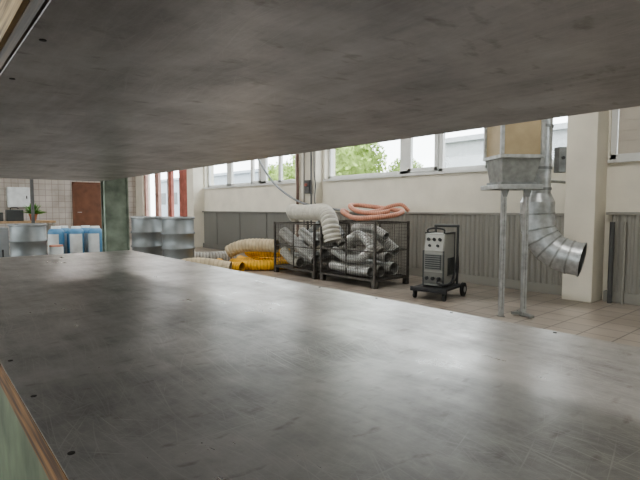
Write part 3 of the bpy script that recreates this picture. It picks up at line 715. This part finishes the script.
for (x, mt, lb, h_) in ((1.45, M_WDARK, 'black metal toolbox on the workbench', 0.2), (1.85, M_WDARK, 'dark grey tool case on the workbench', 0.26)):
    e = thing('toolbox', (x, 13.15, 0.87), lb, 'toolbox')
    bm = bmesh.new(); bx(bm, -0.17, 0.17, -0.1, 0.1, 0, h_); finish(bm, 'box_body', mt, parent=e, bevel=0.012)
    bm = bmesh.new(); p = spline([(-0.08,0,h_),(-0.06,0,h_+0.05),(0.06,0,h_+0.05),(0.08,0,h_)], 0.02); sweep(bm, p, [0.01]*len(p), 8); finish(bm, 'handle', M_BLACK, parent=e)
bm = bmesh.new(); bx(bm, -0.03, 0.03, -0.03, 0.03, 0, H); bx(bm, -0.07,0.07,-0.07,0.07,0,0.01)
finish(bm, 'steel_post', M_HDARK, loc=(2.08,12.3,0), label='slim dark steel post standing on the floor', category='post')
e = thing('metal_cabinet', (0.95, 9.2, 0), 'pale grey low metal cabinet beside the drum', 'cabinet', rz=0.0)
bm = bmesh.new(); bx(bm, -0.3, 0.22, -0.25, 0.25, 0, 0.86); finish(bm, 'body', M_LID, parent=e, bevel=0.01)
bm = bmesh.new(); bx(bm, -0.27, 0.19, -0.265, -0.25, 0.05, 0.82); dd = finish(bm, 'cabinet_door', M_LID, parent=e, bevel=0.004)
bm = bmesh.new(); bx(bm, 0.12, 0.14, -0.285, -0.265, 0.4, 0.52); finish(bm, 'handle', M_BLACK, parent=dd)
e = thing('paint_can', (2.05, 10.0, 0), 'grey metal paint can with orange lid', 'can')
bm = bmesh.new(); lathe(bm, [(0.11,0),(0.12,0.02),(0.12,0.44),(0.11,0.46)], 20); finish(bm, 'can_body', M_LABEL, parent=e, smooth=True)
bm = bmesh.new(); lathe(bm, [(0.118,0.455),(0.118,0.48),(0.10,0.485)], 20); finish(bm, 'can_lid', M_HORA[0], parent=e, smooth=True)

# ------------------------------------------------------------ added ceiling fill lamps, unseen, to brighten the room
fillg = 'added ceiling fill lamps'
for (x, y) in ((3.6,1.5),(3.6,6.0),(3.6,10.5),(3.6,15.0),(-2.0,1.5),(-2.0,6.0),(-2.0,10.5),(-2.0,15)):
    e = thing('added_fill_lamp', (x,y,H), 'added unseen ceiling fill lamp', 'lamp', group=fillg)
    bm = bmesh.new(); bx(bm, -0.1, 0.1, -0.75, 0.75, -0.06, -0.001); finish(bm, 'fill_lamp_housing', M_WHITE, parent=e)
    bm = bmesh.new(); cyl(bm, (0,-0.7,-0.085), (0,0.7,-0.085), 0.02, 10); finish(bm, 'fill_lamp_tube', M_FILL_LAMP, parent=e)
    ld = bpy.data.lights.new('fill_lamp_light', 'AREA'); ld.shape = 'RECTANGLE'; ld.size = 0.3; ld.size_y = 1.5
    ld.energy = 60 if x > 0 else 5; ld.color = (1.0,0.97,0.93)
    lo = bpy.data.objects.new('fill_lamp_light', ld); COL.objects.link(lo); lo.parent = e; lo.location = (0,0,-0.12)

# ------------------------------------------------------------ outside
bm = bmesh.new(); bx(bm, WX+0.35, 70, -40, 70, -0.3, -0.05); finish(bm, 'ground', M_GROUND, kind='structure')
def tree(loc, r, zc, seed):
    rnd = random.Random(seed)
    e = thing('tree', loc, 'leafy green tree outside the windows', 'tree', group='trees outside')
    bm = bmesh.new(); cyl(bm, (0,0,0), (0,0,zc-r*0.4), 0.16, 10, 0.1); finish(bm, 'trunk', M_PIPE, parent=e)
    bm = bmesh.new()
    for k in range(3000):
        d = Vector((rnd.gauss(0,1), rnd.gauss(0,1), rnd.gauss(0,1))).normalized()
        p = Vector((0,0,zc)) + Vector((d.x, d.y, d.z))*r*rnd.uniform(0.6, 1.05)
        s = 0.07*r; q = Matrix.Rotation(rnd.uniform(0,6.28), 3, Vector((rnd.random(),rnd.random(),rnd.random())).normalized())
        v = [bm.verts.new(p + q @ Vector(c_)*s) for c_ in ((-1,0,0),(0,-0.7,0.2),(1,0,0),(0,0.7,0.2))]; bm.faces.new(v)
    bmesh.ops.create_icosphere(bm, subdivisions=3, radius=r*0.75, matrix=Matrix.Translation((0,0,zc)))
    finish(bm, 'foliage', M_LEAF, parent=e)
tree((16.2, 17.0, -0.05), 1.8, 3.4, 1); tree((19.6, 16.2, -0.05), 1.0, 2.8, 7); tree((19.0, 23.4, -0.05), 1.6, 3.2, 2); tree((20.0, 28.0, -0.05), 1.4, 3.0, 3)
def building(x0, x1, y0, y1, h, mat, label, n):
    e = thing('neighbouring_building', (0,0,0), label, 'building')
    bm = bmesh.new(); bx(bm, x0, x1, y0, y1, -0.05, h); finish(bm, 'facade', mat, parent=e)
    bm = bmesh.new(); bx(bm, x0-0.3, x1, y0-0.2, y1+0.2, h, h+0.25); finish(bm, 'roof_edge', mat, parent=e)
    st_ = (y1-y0)/n
    for k in range(n):
        bm = bmesh.new(); bx(bm, x0-0.04, x0, y0+st_*(k+0.25), y0+st_*(k+0.75), 1.6, 3.0); finish(bm, 'facade_window', M_WDARK, parent=e)
building(22, 28, 3, 15.5, 4.6, M_BUILD, 'grey rendered building across the yard', 5)
building(24, 30, 33, 60, 4.4, M_BUILDB, 'blue-grey clad building further across the yard', 8)

# ------------------------------------------------------------ world + camera
w = bpy.data.worlds.new('overcast_sky'); scene.world = w; w.use_nodes = True
nt = w.node_tree; bg = nt.nodes['Background']
tc = nt.nodes.new('ShaderNodeTexCoord'); sp = nt.nodes.new('ShaderNodeSeparateXYZ'); rp = nt.nodes.new('ShaderNodeValToRGB')
nt.links.new(tc.outputs['Generated'], sp.inputs[0]); nt.links.new(sp.outputs['Z'], rp.inputs['Fac']); nt.links.new(rp.outputs['Color'], bg.inputs['Color'])
rp.color_ramp.elements[0].color = (0.98,0.985,1.0,1); rp.color_ramp.elements[1].color = (0.90,0.94,1.0,1)
bg.inputs['Strength'].default_value = 6.5

cam = bpy.data.cameras.new('camera'); co = bpy.data.objects.new('camera', cam); COL.objects.link(co)
cam.sensor_width = 36; cam.lens = 481/640*36; cam.clip_start = 0.02; cam.clip_end = 200
p = math.radians(3.8)
fwd = Vector((0.648*math.cos(p), 0.7615*math.cos(p), -math.sin(p)))
co.location = (0,0,1.17); co.rotation_euler = fwd.to_track_quat('-Z','Y').to_euler()
scene.camera = co
scene.view_settings.view_transform = 'AgX'
try: scene.view_settings.look = 'AgX - Medium High Contrast'
except Exception: pass
scene.view_settings.exposure = 0.0
